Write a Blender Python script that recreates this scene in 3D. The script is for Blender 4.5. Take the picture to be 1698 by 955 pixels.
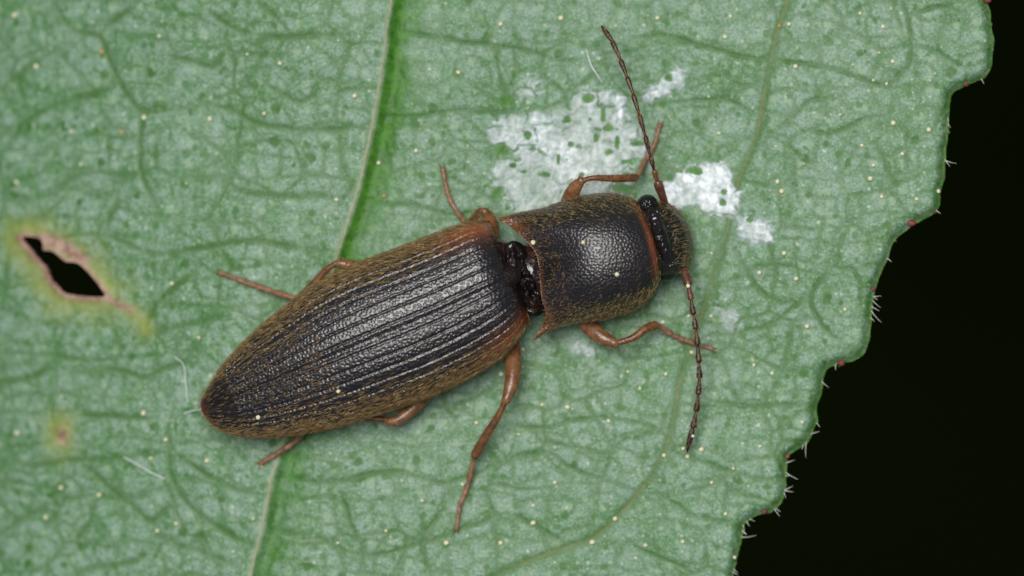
import bpy, math, random
import numpy as np
from mathutils import Vector
from mathutils.bvhtree import BVHTree

random.seed(7)
rng = np.random.default_rng(11)
scene = bpy.context.scene
for o in list(bpy.data.objects):
    bpy.data.objects.remove(o)

# ------------------------------------------------------------------ camera, sky, sun, exposure
# one Blender unit is one millimetre; the camera hangs over the leaf and looks straight down
scene.unit_settings.scale_length = 0.001
CAM_H = 150.0
cam_data = bpy.data.cameras.new('macro_camera')
cam = bpy.data.objects.new('macro_camera', cam_data)
scene.collection.objects.link(cam)
cam.location = (0, 0, CAM_H)
cam_data.sensor_width = 360.0
cam_data.lens = 360.0 * CAM_H / 16.98
cam_data.clip_start = 1.0
cam_data.clip_end = 20000.0
cam_data.dof.use_dof = True
cam_data.dof.focus_distance = CAM_H - 1.22
cam_data.dof.aperture_fstop = 3180.0 / (2 * 1000 * 2.3)      # entrance pupil radius about 2.3 mm
scene.camera = cam

SUN = Vector((-0.12, 0.18, 0.97)).normalized()                # towards the light
world = bpy.data.worlds.new('World')
scene.world = world
world.use_nodes = True
wn = world.node_tree.nodes
wn.clear()
sky = wn.new('ShaderNodeTexSky')
sky.sky_type = 'NISHITA'
sky.sun_disc = False
sky.sun_elevation = math.asin(SUN.z)
sky.sun_rotation = math.atan2(SUN.x, SUN.y)
wbg = wn.new('ShaderNodeBackground')
wbg.inputs['Strength'].default_value = 0.05
wout = wn.new('ShaderNodeOutputWorld')
world.node_tree.links.new(sky.outputs[0], wbg.inputs[0])
world.node_tree.links.new(wbg.outputs[0], wout.inputs[0])

sun_data = bpy.data.lights.new('sun', 'SUN')
sun_data.energy = 3.9
sun_data.angle = math.radians(30)
sun_data.color = (1.0, 0.97, 0.93)
sun = bpy.data.objects.new('sun', sun_data)
scene.collection.objects.link(sun)
sun.rotation_euler = SUN.to_track_quat('Z', 'Y').to_euler()
sun.location = SUN * 120

scene.view_settings.view_transform = 'Standard'
scene.view_settings.look = 'None'
scene.view_settings.exposure = 0.0
scene.view_settings.gamma = 1.0
scene.view_settings.use_curve_mapping = False

# ------------------------------------------------------------------ helpers
def X(px, z=0.0):
    return (px - 849.0) / 100.0 * (CAM_H - z) / CAM_H
def Y(py, z=0.0):
    return (477.5 - py) / 100.0 * (CAM_H - z) / CAM_H
def P3(px, py, z=0.0):
    return np.array([X(px, z), Y(py, z), z])

def smooth(t):
    t = np.clip(t, 0, 1)
    return t * t * (3 - 2 * t)

_perm = rng.random((256, 256))
def vnoise(x, y, seed=0):
    x = np.asarray(x, float) + seed * 17.31
    y = np.asarray(y, float) + seed * 9.77
    xi = np.floor(x).astype(int); yi = np.floor(y).astype(int)
    fx = x - xi; fy = y - yi
    fx = fx * fx * (3 - 2 * fx); fy = fy * fy * (3 - 2 * fy)
    g = lambda a, b: _perm[a & 255, b & 255]
    return ((g(xi, yi) * (1 - fx) + g(xi + 1, yi) * fx) * (1 - fy)
            + (g(xi, yi + 1) * (1 - fx) + g(xi + 1, yi + 1) * fx) * fy)
def fbm(x, y, seed=0, octaves=4):
    s = 0; a = 1; t = 0
    for k in range(octaves):
        s = s + a * vnoise(x * 2 ** k, y * 2 ** k, seed + k * 3)
        t += a; a *= 0.5
    return s / t - 0.5

def gsmooth(a, sigma):
    n = int(sigma * 3) + 1
    k = np.exp(-0.5 * (np.arange(-n, n + 1) / sigma) ** 2); k /= k.sum()
    return np.convolve(np.pad(a, n, mode='edge'), k, mode='valid')

def catmull(pts, n):
    pts = np.asarray(pts, float)
    m = len(pts)
    if m < 3:
        return np.array([pts[0] + (pts[-1] - pts[0]) * t for t in np.linspace(0, 1, n)])
    seg = np.linalg.norm(np.diff(pts, axis=0), axis=1)
    cum = np.concatenate([[0], np.cumsum(seg)])
    out = []
    for d in np.linspace(0, cum[-1], n):
        i = min(int(np.searchsorted(cum, d, side='right')) - 1, m - 2)
        t = (d - cum[i]) / max(seg[i], 1e-9)
        p1, p2 = pts[i], pts[i + 1]
        p0 = pts[i - 1] if i > 0 else 2 * p1 - p2
        p3 = pts[i + 2] if i + 2 < m else 2 * p2 - p1
        out.append(0.5 * (2 * p1 + (p2 - p0) * t + (2 * p0 - 5 * p1 + 4 * p2 - p3) * t * t
                          + (3 * p1 - p0 - 3 * p2 + p3) * t ** 3))
    return np.array(out)

def link(o, parent=None):
    scene.collection.objects.link(o)
    if parent is not None:
        o.parent = parent
    return o

def world_origin(o):
    v = Vector((0, 0, 0))
    while o is not None:
        v = v + Vector(o.location); o = o.parent
    return np.array(v)

def make_mesh(name, V, F, mat=None, attrs=None, shade=True, uv=None):
    V = np.ascontiguousarray(V, dtype=np.float32)
    me = bpy.data.meshes.new(name)
    F = np.asarray(F, dtype=np.int32) if not isinstance(F, list) else F
    if isinstance(F, list):
        me.from_pydata(V.tolist(), [], F)
    else:
        k = F.shape[1]
        me.vertices.add(len(V)); me.vertices.foreach_set('co', V.ravel())
        me.loops.add(F.size); me.loops.foreach_set('vertex_index', F.ravel())
        me.polygons.add(len(F))
        me.polygons.foreach_set('loop_start', np.arange(0, F.size, k, dtype=np.int32))
        me.update(calc_edges=True)
        me.validate()
    if shade:
        me.polygons.foreach_set('use_smooth', np.ones(len(me.polygons), dtype=bool))
    for an, av in (attrs or {}).items():
        a = me.attributes.new(an, 'FLOAT', 'POINT')
        a.data.foreach_set('value', np.asarray(av, dtype=np.float32))
    if mat:
        me.materials.append(mat)
    return me

def add(name, V, F, mat, parent=None, attrs=None, shade=True):
    """one mesh object; V in world coordinates, parents are only translated"""
    V = np.asarray(V, float)
    if parent is not None:
        V = V - world_origin(parent)
    return link(bpy.data.objects.new(name, make_mesh(name, V, F, mat, attrs, shade)), parent)

def grid_faces(nu, nv, wrap=False, flip=False):
    i = np.arange(nu - 1)[:, None]; j = np.arange(nv if wrap else nv - 1)[None, :]
    a = i * nv + j; b = i * nv + (j + 1) % nv
    c = (i + 1) * nv + (j + 1) % nv; d = (i + 1) * nv + j
    q = np.stack([a + 0 * b, b + 0 * a, c, d], -1).reshape(-1, 4)
    return q[:, ::-1] if flip else q

def frames(P):
    T = np.gradient(P, axis=0); T /= np.linalg.norm(T, axis=1)[:, None] + 1e-12
    up = np.array([0, 0, 1.0])
    S = np.cross(T, up)
    bad = np.linalg.norm(S, axis=1) < 1e-4
    S[bad] = np.array([1.0, 0, 0])
    S /= np.linalg.norm(S, axis=1)[:, None]
    U = np.cross(S, T)
    return T, S, U

def tube_arrays(P, R, ns=12, flat=1.0, wob=0.0):
    """closed tube along P with radii R; flat scales the vertical axis"""
    P = np.asarray(P, float); R = np.asarray(R, float)
    T, S, U = frames(P)
    a = np.linspace(0, 2 * math.pi, ns, endpoint=False)
    rr = R[:, None] * (1 + wob * (rng.random((len(P), ns)) - 0.5))
    V = P[:, None, :] + S[:, None, :] * (rr * np.cos(a))[..., None] + U[:, None, :] * (rr * np.sin(a) * flat)[..., None]
    V = V.reshape(-1, 3)
    F = grid_faces(len(P), ns, wrap=True).tolist()
    n0 = len(V)
    V = np.vstack([V, P[0] - T[0] * R[0] * 0.4, P[-1] + T[-1] * R[-1] * 0.4])
    for j in range(ns):
        F.append([n0, (j + 1) % ns, j])
        F.append([n0 + 1, (len(P) - 1) * ns + j, (len(P) - 1) * ns + (j + 1) % ns])
    return V, F

def ellipsoid(c, r, nu=20, nv=28, ang=0.0):
    th = np.linspace(0.03, math.pi - 0.03, nu)[:, None]; ph = np.linspace(0, 2 * math.pi, nv, endpoint=False)[None, :]
    x = r[0] * np.sin(th) * np.cos(ph); y = r[1] * np.sin(th) * np.sin(ph); z = r[2] * np.cos(th) + 0 * ph
    ca, sa = math.cos(ang), math.sin(ang)
    V = np.stack([c[0] + x * ca - y * sa, c[1] + x * sa + y * ca, c[2] + z], -1).reshape(-1, 3)
    F = grid_faces(nu, nv, wrap=True).tolist()
    F.append(list(range(nv))); F.append(list(range((nu - 1) * nv, nu * nv))[::-1])
    return V, F

def tag(o, label, cat, group=None, kind=None):
    if label: o['label'] = label
    if cat: o['category'] = cat
    if group: o['group'] = group
    if kind: o['kind'] = kind
    return o

# ------------------------------------------------------------------ node material helpers
class NT:
    def __init__(self, name):
        self.m = bpy.data.materials.new(name); self.m.use_nodes = True
        self.t = self.m.node_tree; self.t.nodes.clear()
        self.out = self.n('ShaderNodeOutputMaterial')
        self.b = self.n('ShaderNodeBsdfPrincipled')
        self.l(self.b.outputs[0], self.out.inputs[0])
        self.co = self.n('ShaderNodeTexCoord').outputs['Object']
    def n(self, t, **kw):
        nd = self.t.nodes.new(t)
        for k, v in kw.items(): setattr(nd, k, v)
        return nd
    def l(self, a, b): self.t.links.new(a, b)
    def attr(self, name):
        return self.n('ShaderNodeAttribute', attribute_name=name).outputs['Fac']
    def noise(self, scale, detail=3, rough=0.55, vec=None):
        n = self.n('ShaderNodeTexNoise'); n.inputs['Scale'].default_value = scale
        n.inputs['Detail'].default_value = detail; n.inputs['Roughness'].default_value = rough
        self.l(vec or self.co, n.inputs['Vector']); return n.outputs['Fac']
    def voro(self, scale, out='Distance', feature='F1', vec=None, rand=1.0):
        n = self.n('ShaderNodeTexVoronoi', feature=feature); n.inputs['Scale'].default_value = scale
        n.inputs['Randomness'].default_value = rand
        self.l(vec or self.co, n.inputs['Vector']); return n.outputs[out]
    def ramp(self, fac, a, b, lo=0.0, hi=1.0):
        n = self.n('ShaderNodeMapRange', interpolation_type='SMOOTHSTEP')
        self.l(fac, n.inputs['Value'])
        n.inputs['From Min'].default_value = a; n.inputs['From Max'].default_value = b
        n.inputs['To Min'].default_value = lo; n.inputs['To Max'].default_value = hi
        return n.outputs[0]
    def math(self, op, a, b=None):
        n = self.n('ShaderNodeMath', operation=op)
        for k, v in ((0, a), (1, b)):
            if v is None: continue
            if isinstance(v, (int, float)): n.inputs[k].default_value = v
            else: self.l(v, n.inputs[k])
        return n.outputs[0]
    def mix(self, fac, a, b):
        n = self.n('ShaderNodeMix', data_type='RGBA')
        for s, v in ((n.inputs[0], fac), (n.inputs[6], a), (n.inputs[7], b)):
            if isinstance(v, tuple): s.default_value = (*v, 1)
            elif isinstance(v, (int, float)): s.default_value = v
            else: self.l(v, s)
        return n.outputs[2]
    def bump(self, h, strength, dist, prev=None):
        n = self.n('ShaderNodeBump'); n.inputs['Strength'].default_value = strength
        n.inputs['Distance'].default_value = dist
        self.l(h, n.inputs['Height'])
        if prev is not None: self.l(prev, n.inputs['Normal'])
        return n.outputs[0]
    def set(self, **kw):
        for k, v in kw.items():
            s = self.b.inputs[k.replace('_', ' ')]
            if isinstance(v, tuple): s.default_value = (*v, 1)
            elif isinstance(v, (int, float)): s.default_value = v
            else: self.l(v, s)
        return self

# ---- leaf blade
def mat_leaf():
    t = NT('leaf_blade')
    wax = t.ramp(t.noise(1.1, 4, 0.62), 0.34, 0.66)
    fine = t.noise(6.0, 4, 0.65)
    blot = t.noise(2.6, 4, 0.62)
    def spots(scale, rad, share, vec=None):
        """round flecks: a share of the cells carries one, each of its own size"""
        v = t.n('ShaderNodeTexVoronoi'); v.inputs['Scale'].default_value = scale
        w = t.n('ShaderNodeVectorMath', operation='ADD'); nz = t.n('ShaderNodeTexNoise'); nz.inputs['Scale'].default_value = scale * 1.6
        sc = t.n('ShaderNodeVectorMath', operation='SCALE'); sc.inputs['Scale'].default_value = 0.55 / scale
        t.l(t.co, nz.inputs['Vector']); t.l(nz.outputs['Color'], sc.inputs[0]); t.l(t.co, w.inputs[0]); t.l(sc.outputs[0], w.inputs[1])
        t.l(w.outputs[0], v.inputs['Vector'])
        sp_ = t.n('ShaderNodeSeparateColor'); t.l(v.outputs['Color'], sp_.inputs[0])
        size = t.math('MULTIPLY', sp_.outputs[1], rad)
        m = t.math('SUBTRACT', size, v.outputs['Distance'])
        return t.math('MULTIPLY', t.ramp(m, -0.05, 0.10), t.ramp(sp_.outputs[0], 1 - share, 1.02 - share))
    green = t.mix(t.ramp(fine, 0.35, 0.65), (0.058, 0.155, 0.050), (0.100, 0.220, 0.092))
    pale = t.mix(t.ramp(fine, 0.30, 0.70), (0.142, 0.238, 0.158), (0.215, 0.305, 0.243))
    c = t.mix(t.math('ADD', t.math('MULTIPLY', t.math('ADD', wax, t.attr('areole')), 0.36), t.ramp(blot, 0.36, 0.64, -0.10, 0.36)), green, pale)
    grit = t.noise(24, 2, 0.6)
    c = t.mix(t.ramp(grit, 0.52, 0.66, 0, 0.55), c, (0.290, 0.380, 0.300))
    c = t.mix(t.ramp(grit, 0.47, 0.36, 0, 0.55), c, (0.050, 0.140, 0.038))
    c = t.mix(t.math('MULTIPLY', spots(6.5, 0.55, 0.50), 0.50), c, (0.245, 0.350, 0.205))
    c = t.mix(t.math('MULTIPLY', spots(6.0, 0.50, 0.50), 0.70), c, (0.042, 0.135, 0.022))
    c = t.mix(t.math('MULTIPLY', spots(3.4, 0.34, 0.40), 0.85), c, (0.028, 0.110, 0.010))
    c = t.mix(t.math('MULTIPLY', spots(11.0, 0.36, 0.22), 0.70), c, (0.420, 0.480, 0.380))
    c = t.mix(t.attr('vein'), c, (0.045, 0.118, 0.022))
    c = t.mix(t.attr('core'), c, (0.135, 0.150, 0.045))
    c = t.mix(t.attr('band'), c, t.mix(t.ramp(fine, 0.35, 0.65), (0.024, 0.105, 0.004), (0.055, 0.180, 0.012)))
    c = t.mix(t.attr('rib'), c, (0.24, 0.28, 0.16))
    c = t.mix(t.attr('halo'), c, t.mix(fine, (0.13, 0.20, 0.035), (0.34, 0.33, 0.09)))
    c = t.mix(t.attr('scar'), c, t.mix(t.ramp(fine, 0.3, 0.7), (0.20, 0.10, 0.075), (0.40, 0.26, 0.21)))
    c = t.mix(t.attr('rim'), c, t.mix(t.ramp(fine, 0.4, 0.6), (0.035, 0.115, 0.012), (0.09, 0.17, 0.04)))
    b = t.bump(t.noise(14, 3, 0.6), 0.25, 0.04)
    b = t.bump(t.voro(9.0, feature='SMOOTH_F1'), 0.2, 0.05, b)
    t.set(Base_Color=c, Roughness=t.ramp(fine, 0.3, 0.7, 0.46, 0.62), Normal=b)
    t.b.inputs['Specular IOR Level'].default_value = 0.30
    return t.m

def mat_simple(name, ca, cb, scale, rough=0.5, bump=0.2, bscale=None, dist=0.03, spec=0.5, sss=0.0, srad=(0.2, 0.08, 0.03)):
    t = NT(name)
    f = t.noise(scale, 3)
    t.set(Base_Color=t.mix(t.ramp(f, 0.3, 0.7), ca, cb), Roughness=rough)
    if bump: t.set(Normal=t.bump(t.noise(bscale or scale * 2, 3), bump, dist))
    t.b.inputs['Specular IOR Level'].default_value = spec
    if sss:
        t.b.inputs['Subsurface Weight'].default_value = sss
        t.b.inputs['Subsurface Radius'].default_value = srad
        t.b.inputs['Subsurface Scale'].default_value = 0.6
    return t.m

def mat_cuticle(name, punct_scale, punct, rough, red_col=(0.16, 0.038, 0.012), base=(0.0065, 0.0045, 0.004), spec=0.5, grain=0.35):
    t = NT(name)
    f = t.noise(6, 3)
    c = t.mix(t.ramp(f, 0.3, 0.7), base, tuple(v * 1.8 for v in base))
    c = t.mix(t.attr('red'), c, t.mix(f, red_col, tuple(v * 1.7 for v in red_col)))
    vn = t.n('ShaderNodeTexVoronoi', voronoi_dimensions='2D'); vn.inputs['Scale'].default_value = punct_scale
    vn.inputs['Randomness'].default_value = 0.85; t.l(t.co, vn.inputs['Vector'])
    h = t.ramp(vn.outputs['Distance'], 0.08, 0.55)
    b = t.bump(h, punct, 0.03)
    b = t.bump(t.noise(30, 2), grain, 0.012, b)
    t.set(Base_Color=c, Roughness=rough, Normal=b)
    t.b.inputs['Specular IOR Level'].default_value = spec
    return t.m

M = {}
M['leaf'] = mat_leaf()
M['rib'] = mat_simple('leaf_vein_tissue', (0.22, 0.25, 0.13), (0.32, 0.32, 0.22), 9, 0.45, 0.3, 14)
M['gland'] = mat_simple('red_gland', (0.12, 0.022, 0.018), (0.24, 0.06, 0.05), 14, 0.35, 0.3, 24)
M['leafhair'] = mat_simple('leaf_hair', (0.50, 0.50, 0.44), (0.70, 0.70, 0.62), 20, 0.4, 0)
M['stem'] = mat_simple('stem_tissue', (0.06, 0.11, 0.03), (0.11, 0.15, 0.05), 2, 0.5, 0.3, 6)
M['soil'] = mat_simple('shade_coloured_soil', (0.0014, 0.0024, 0.0003), (0.0024, 0.0036, 0.0007), 0.05, 0.95, 0.4, 0.12, 3.0, 0.0)  # near-black albedo carries the shade; nothing shades the ground itself
M['elytra'] = mat_cuticle('elytron_cuticle', 17, 0.25, 0.36, spec=0.80, grain=0.25)
M['pronotum'] = mat_cuticle('pronotum_cuticle', 18.5, 0.27, 0.38, red_col=(0.095, 0.026, 0.006), spec=0.85, grain=0.15)
M['head'] = mat_cuticle('head_cuticle', 20, 0.4, 0.38, base=(0.006, 0.006, 0.004))
M['scutellum'] = mat_cuticle('scutellum_cuticle', 22, 0.3, 0.5, spec=0.10)
M['smooth'] = mat_cuticle('smooth_cuticle', 9, 0.2, 0.22)
M['eye'] = mat_cuticle('compound_eye', 34, 0.3, 0.16, base=(0.004, 0.004, 0.004))
M['hair'] = mat_simple('golden_hair', (0.17, 0.098, 0.028), (0.38, 0.25, 0.095), 9, 0.38, 0)
M['femur'] = mat_simple('amber_femur', (0.105, 0.044, 0.016), (0.235, 0.108, 0.042), 7, 0.30, 0.25, 22, sss=0.25)
M['tibia'] = mat_simple('brown_tibia', (0.085, 0.032, 0.011), (0.18, 0.075, 0.025), 8, 0.34, 0.35, 24, sss=0.2)
M['tarsus'] = mat_simple('tan_tarsus', (0.17, 0.080, 0.042), (0.29, 0.155, 0.090), 10, 0.42, 0.35, 26, sss=0.2)
M['antenna'] = mat_simple('antenna_cuticle', (0.018, 0.008, 0.006), (0.048, 0.021, 0.013), 9, 0.40, 0.4, 26)
M['scape'] = mat_simple('scape_cuticle', (0.060, 0.021, 0.012), (0.12, 0.045, 0.024), 9, 0.36, 0.3, 26)
M['pollen'] = mat_simple('pollen', (0.62, 0.58, 0.32), (0.78, 0.76, 0.52), 16, 0.55, 0.4, 40)
M['pollen_orange'] = mat_simple('orange_pollen', (0.52, 0.26, 0.06), (0.66, 0.38, 0.12), 16, 0.55, 0.4, 40)
M['fibre'] = mat_simple('pale_fibre', (0.45, 0.55, 0.48), (0.62, 0.68, 0.60), 9, 0.35, 0)

def mat_residue():
    t = NT('dried_residue')
    f = t.noise(9, 4, 0.6)
    t.set(Base_Color=t.mix(t.ramp(f, 0.3, 0.7), (0.55, 0.64, 0.64), (0.76, 0.81, 0.82)), Roughness=0.36,
          Normal=t.bump(t.noise(9, 3, 0.55), 0.3, 0.05))
    tr = t.n('ShaderNodeBsdfTransparent'); mx = t.n('ShaderNodeMixShader')
    op = t.math('MULTIPLY', t.attr('opacity'), t.ramp(f, 0.25, 0.75, 0.55, 1.0))
    t.l(op, mx.inputs[0]); t.l(tr.outputs[0], mx.inputs[1]); t.l(t.b.outputs[0], mx.inputs[2])
    t.l(mx.outputs[0], t.out.inputs[0])
    return t.m
M['residue'] = mat_residue()

# ------------------------------------------------------------------ setting: ground far below
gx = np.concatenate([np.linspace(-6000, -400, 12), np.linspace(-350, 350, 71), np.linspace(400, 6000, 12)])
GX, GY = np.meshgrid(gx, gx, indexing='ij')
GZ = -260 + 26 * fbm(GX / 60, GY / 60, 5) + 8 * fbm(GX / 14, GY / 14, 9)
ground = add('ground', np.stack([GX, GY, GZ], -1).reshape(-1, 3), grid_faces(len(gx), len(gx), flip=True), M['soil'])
tag(ground, 'soil with shade put into its dark colour, far below the leaf', None, kind='structure')

# ------------------------------------------------------------------ the leaf
MIDRIB = np.array([(720, -420), (690, -200), (652, 0), (640, 90), (622, 200), (600, 300), (575, 385), (545, 480), (515, 580), (485, 690),
                   (455, 790), (435, 880), (418, 955), (390, 1150), (375, 1400), (380, 1640)], float)
SECOND = [  # stronger side veins
    [(1330, -180), (1305, 0), (1288, 50), (1276, 109), (1263, 180), (1255, 226), (1238, 268), (1221, 310), (1205, 385), (1180, 470),
     (1150, 560), (1125, 640), (1118, 690), (1107, 735), (1088, 775), (1063, 812), (1030, 849), (989, 887), (939, 907), (873, 932), (760, 985), (560, 1120), (400, 1300)],
]
TERT = [
    [(84, 0), (100, 29), (126, 50), (159, 54), (172, 84), (188, 121), (209, 155), (234, 182), (293, 178), (343, 172), (389, 184), (419, 201), (473, 211), (544, 214), (607, 209)],
    [(159, 54), (180, 33), (226, 0)],
    [(607, 59), (523, 59), (435, 63), (431, 92), (419, 121), (394, 147), (391, 180)],
    [(435, 63), (389, 46), (347, 21), (327, 8)],
    [(234, 289), (201, 287), (130, 285), (92, 306), (63, 331)],
    [(232, 184), (230, 240), (232, 289), (251, 331), (272, 373)],
    [(293, 285), (322, 295), (368, 293), (398, 316), (461, 322), (578, 327)],
    [(197, 301), (184, 343), (167, 385)],
    [(188, 138), (142, 155), (92, 167), (54, 184), (25, 209), (0, 239)],
    [(38, 180), (25, 147), (29, 113), (67, 88), (105, 58)],
    [(268, 88), (318, 100), (352, 107), (377, 71)],
    [(389, 235), (389, 268), (377, 289)],
    [(536, 130), (502, 168), (469, 155), (435, 138)],
    [(-40, 640), (0, 634), (41, 626), (91, 597)],
    [(99, 612), (141, 618), (190, 612), (232, 626), (265, 614), (298, 603), (331, 585)],
    [(99, 692), (165, 688), (207, 692), (265, 696)],
    [(0, 771), (54, 773), (116, 763), (174, 763), (232, 754), (277, 750)],
    [(277, 700), (277, 750), (285, 800), (310, 837), (352, 870), (393, 895), (420, 905)],
    [(310, 837), (265, 849), (248, 866), (194, 825), (141, 779), (116, 763)],
    [(248, 870), (269, 895), (314, 911), (372, 932), (410, 945)],
    [(289, 754), (339, 787), (380, 808), (440, 825)],
    [(-30, 895), (0, 883), (33, 862), (83, 837)],
    [(100, 960), (149, 945), (219, 932), (248, 907)],
    [(141, 825), (145, 866), (120, 899), (149, 945)],
    [(1100, 69), (1150, 71), (1196, 86), (1242, 98), (1280, 100), (1334, 105), (1393, 117), (1435, 134), (1468, 142), (1502, 109), (1508, 75), (1502, 29), (1485, -20)],
    [(1508, 75), (1552, 88), (1602, 121)],
    [(1502, 29), (1552, 12), (1600, 24)],
    [(1284, 222), (1318, 188), (1347, 167), (1401, 161)],
    [(1284, 230), (1330, 260), (1368, 280)],
    [(1334, 218), (1385, 218), (1427, 199), (1473, 190), (1477, 155)],
    [(1473, 190), (1494, 209), (1506, 234), (1552, 228)],
    [(1504, 234), (1502, 297)],
    [(1100, 172), (1163, 165), (1209, 167), (1246, 186)],
    [(1401, 335), (1410, 364), (1393, 398), (1384, 442), (1412, 446), (1426, 478), (1422, 530)],
    [(1384, 442), (1345, 485), (1355, 527), (1391, 570)],
    [(1205, 395), (1271, 492), (1340, 500)],
    [(1165, 560), (1242, 548), (1292, 527), (1345, 485)],
    [(840, 701), (902, 709), (956, 696), (1001, 692), (1072, 705), (1105, 725)],
    [(840, 763), (906, 750), (939, 771), (976, 787), (1018, 804)],
    [(902, 709), (919, 750)],
    [(1163, 659), (1212, 670), (1266, 672), (1357, 670)],
    [(1088, 816), (1129, 841), (1154, 858), (1233, 866)],
    [(1039, 899), (1076, 916), (1125, 936), (1160, 960)],
    [(840, 849), (894, 874), (935, 903)],
    [(939, 911), (952, 953)],
    [(655, 50), (700, 58), (742, 66), (809, 74), (868, 83), (926, 102), (968, 104)],
    [(1048, 62), (1119, 62), (1182, 83), (1274, 102)],
    [(630, 195), (700, 192), (750, 183), (817, 185), (901, 188)],
    [(590, 330), (700, 343), (742, 355), (800, 350)],
    [(460, 790), (560, 800), (650, 780), (740, 800), (840, 763)],
    [(440, 880), (520, 890), (600, 920), (700, 900), (840, 849)],
    [(560, 800), (575, 850), (600, 920), (590, 970)],
    [(740, 800), (730, 850), (700, 900), (720, 960)],
    [(1105, 745), (1180, 770), (1240, 790), (1300, 800)],
    [(0, 320), (63, 331)], [(167, 385), (250, 420), (330, 410), (420, 400), (560, 420)],
    [(230, 560), (260, 500), (330, 440)], [(210, 560), (300, 540), (380, 520)],
]
RIGHT = [(1120, -1150), (1330, -880), (1480, -620), (1590, -350), (1650, -140), (1630, -90), (1640, -30), (1638, 0), (1642, 34), (1644, 67), (1642, 100), (1632, 130), (1607, 142), (1582, 153), (1575, 168), (1573, 188), (1569, 234), (1565, 276),
         (1559, 318), (1552, 343), (1540, 360), (1512, 374), (1481, 402), (1468, 435), (1451, 481), (1445, 534), (1434, 580), (1412, 599), (1374, 612),
         (1362, 647), (1352, 697), (1338, 732), (1307, 757), (1306, 789), (1299, 824), (1285, 845), (1238, 866), (1229, 902), (1218, 951), (1206, 990), (1180, 1010), (1150, 1025), (1138, 1080),
         (1105, 1130), (1060, 1145), (1040, 1210), (985, 1255), (930, 1270), (905, 1330), (830, 1390), (770, 1400), (720, 1470), (600, 1540), (480, 1600), (395, 1645)]
LEFT = [(365, 1645), (240, 1580), (90, 1470), (-70, 1330), (-220, 1160), (-330, 960), (-420, 740), (-470, 500), (-490, 250), (-470, 0), (-410, -260), (-300, -500),
        (-150, -730), (60, -930), (320, -1110), (600, -1240), (800, -1300), (950, -1250)]
rc = catmull(RIGHT, 520); lc = catmull(LEFT, 240)
OUTLINE = np.vstack([rc, lc])
# fine raggedness of the margin
dl = np.linalg.norm(np.diff(OUTLINE, axis=0), axis=1); arc = np.concatenate([[0], np.cumsum(dl)])
OUTLINE = OUTLINE + np.stack([fbm(arc / 22, arc * 0, 31, 3) * 9, fbm(arc / 22, arc * 0 + 50, 37, 3) * 9], 1)
HOLE = np.array([(24, 393), (38, 391), (55, 394), (63, 402), (64, 414), (80, 416), (97, 430), (105, 434), (122, 436), (136, 447), (150, 462), (163, 479), (170, 491),
                 (160, 493), (140, 493), (122, 491), (104, 488), (88, 477), (74, 462), (71, 450), (62, 438), (55, 430), (47, 424), (40, 412), (30, 402)], float)
HOLE = catmull(np.vstack([HOLE, HOLE[:1]]), 90)[:-1]

BARE = [(834, 248, 11, 10), (873, 224, 8, 7), (824, 319, 7, 10), (842, 168, 14, 9), (885, 246, 6, 5), (947, 239, 5, 4), (976, 164, 8, 6), (1009, 211, 7, 6), (1009, 252, 8, 5),
        (1057, 237, 8, 5), (1038, 312, 20, 6), (1111, 293, 7, 8), (1149, 284, 12, 5), (1129, 357, 12, 6), (1108, 128, 5, 5), (940, 199, 6, 5), (904, 290, 10, 3), (1244, 364, 5, 5),
        (1200, 320, 4, 4), (1198, 335, 6, 5), (926, 262, 3, 9), (868, 285, 6, 3), (965, 290, 5, 4), (1024, 232, 3, 14), (1000, 190, 3, 12), (850, 275, 5, 3), (1040, 268, 9, 4), (990, 228, 4, 5)]
def seg_dist(px, py, pts, maxd=200.0):
    """unsigned distance in pixels to a polyline, and sign of the side of the nearest segment"""
    best = np.full(px.shape, maxd); side = np.zeros(px.shape)
    for (x0, y0), (x1, y1) in zip(pts[:-1], pts[1:]):
        dx, dy = x1 - x0, y1 - y0
        L2 = dx * dx + dy * dy + 1e-9
        t = np.clip(((px - x0) * dx + (py - y0) * dy) / L2, 0, 1)
        d = np.hypot(px - x0 - t * dx, py - y0 - t * dy)
        m = d < best
        best[m] = d[m]
        side[m] = np.sign(dx * (py[m] - y0) - dy * (px[m] - x0))
    return best, side

def inside(px, py, poly):
    r = np.zeros(px.shape, bool)
    n = len(poly)
    for i in range(n):
        x0, y0 = poly[i]; x1, y1 = poly[(i + 1) % n]
        if y0 == y1: continue
        c = ((y0 > py) != (y1 > py)) & (px < (x1 - x0) * (py - y0) / (y1 - y0) + x0)
        r ^= c
    return r

def sub(px, py, pts, pad, fn, init):
    """evaluate fn only inside the bounding box of pts"""
    out = np.full(px.shape, init, float)
    pts = np.asarray(pts)
    m = (px > pts[:, 0].min() - pad) & (px < pts[:, 0].max() + pad) & (py > pts[:, 1].min() - pad) & (py < pts[:, 1].max() + pad)
    if m.any(): out[m] = fn(px[m], py[m])
    return out

# random cells of the finest vein network
def worley_edge(x, y, seed):
    xi = np.floor(x).astype(int); yi = np.floor(y).astype(int)
    d1 = np.full(x.shape, 9.0); d2 = np.full(x.shape, 9.0)
    for i in (-1, 0, 1):
        for j in (-1, 0, 1):
            cx = xi + i; cy = yi + j
            jx = _perm[(cx + seed) & 255, cy & 255]; jy = _perm[cx & 255, (cy + seed + 71) & 255]
            d = np.hypot(cx + 0.15 + 0.7 * jx - x, cy + 0.15 + 0.7 * jy - y)
            d2 = np.where(d < d1, d1, np.minimum(d2, d)); d1 = np.minimum(d1, d)
    return d2 - d1

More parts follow.
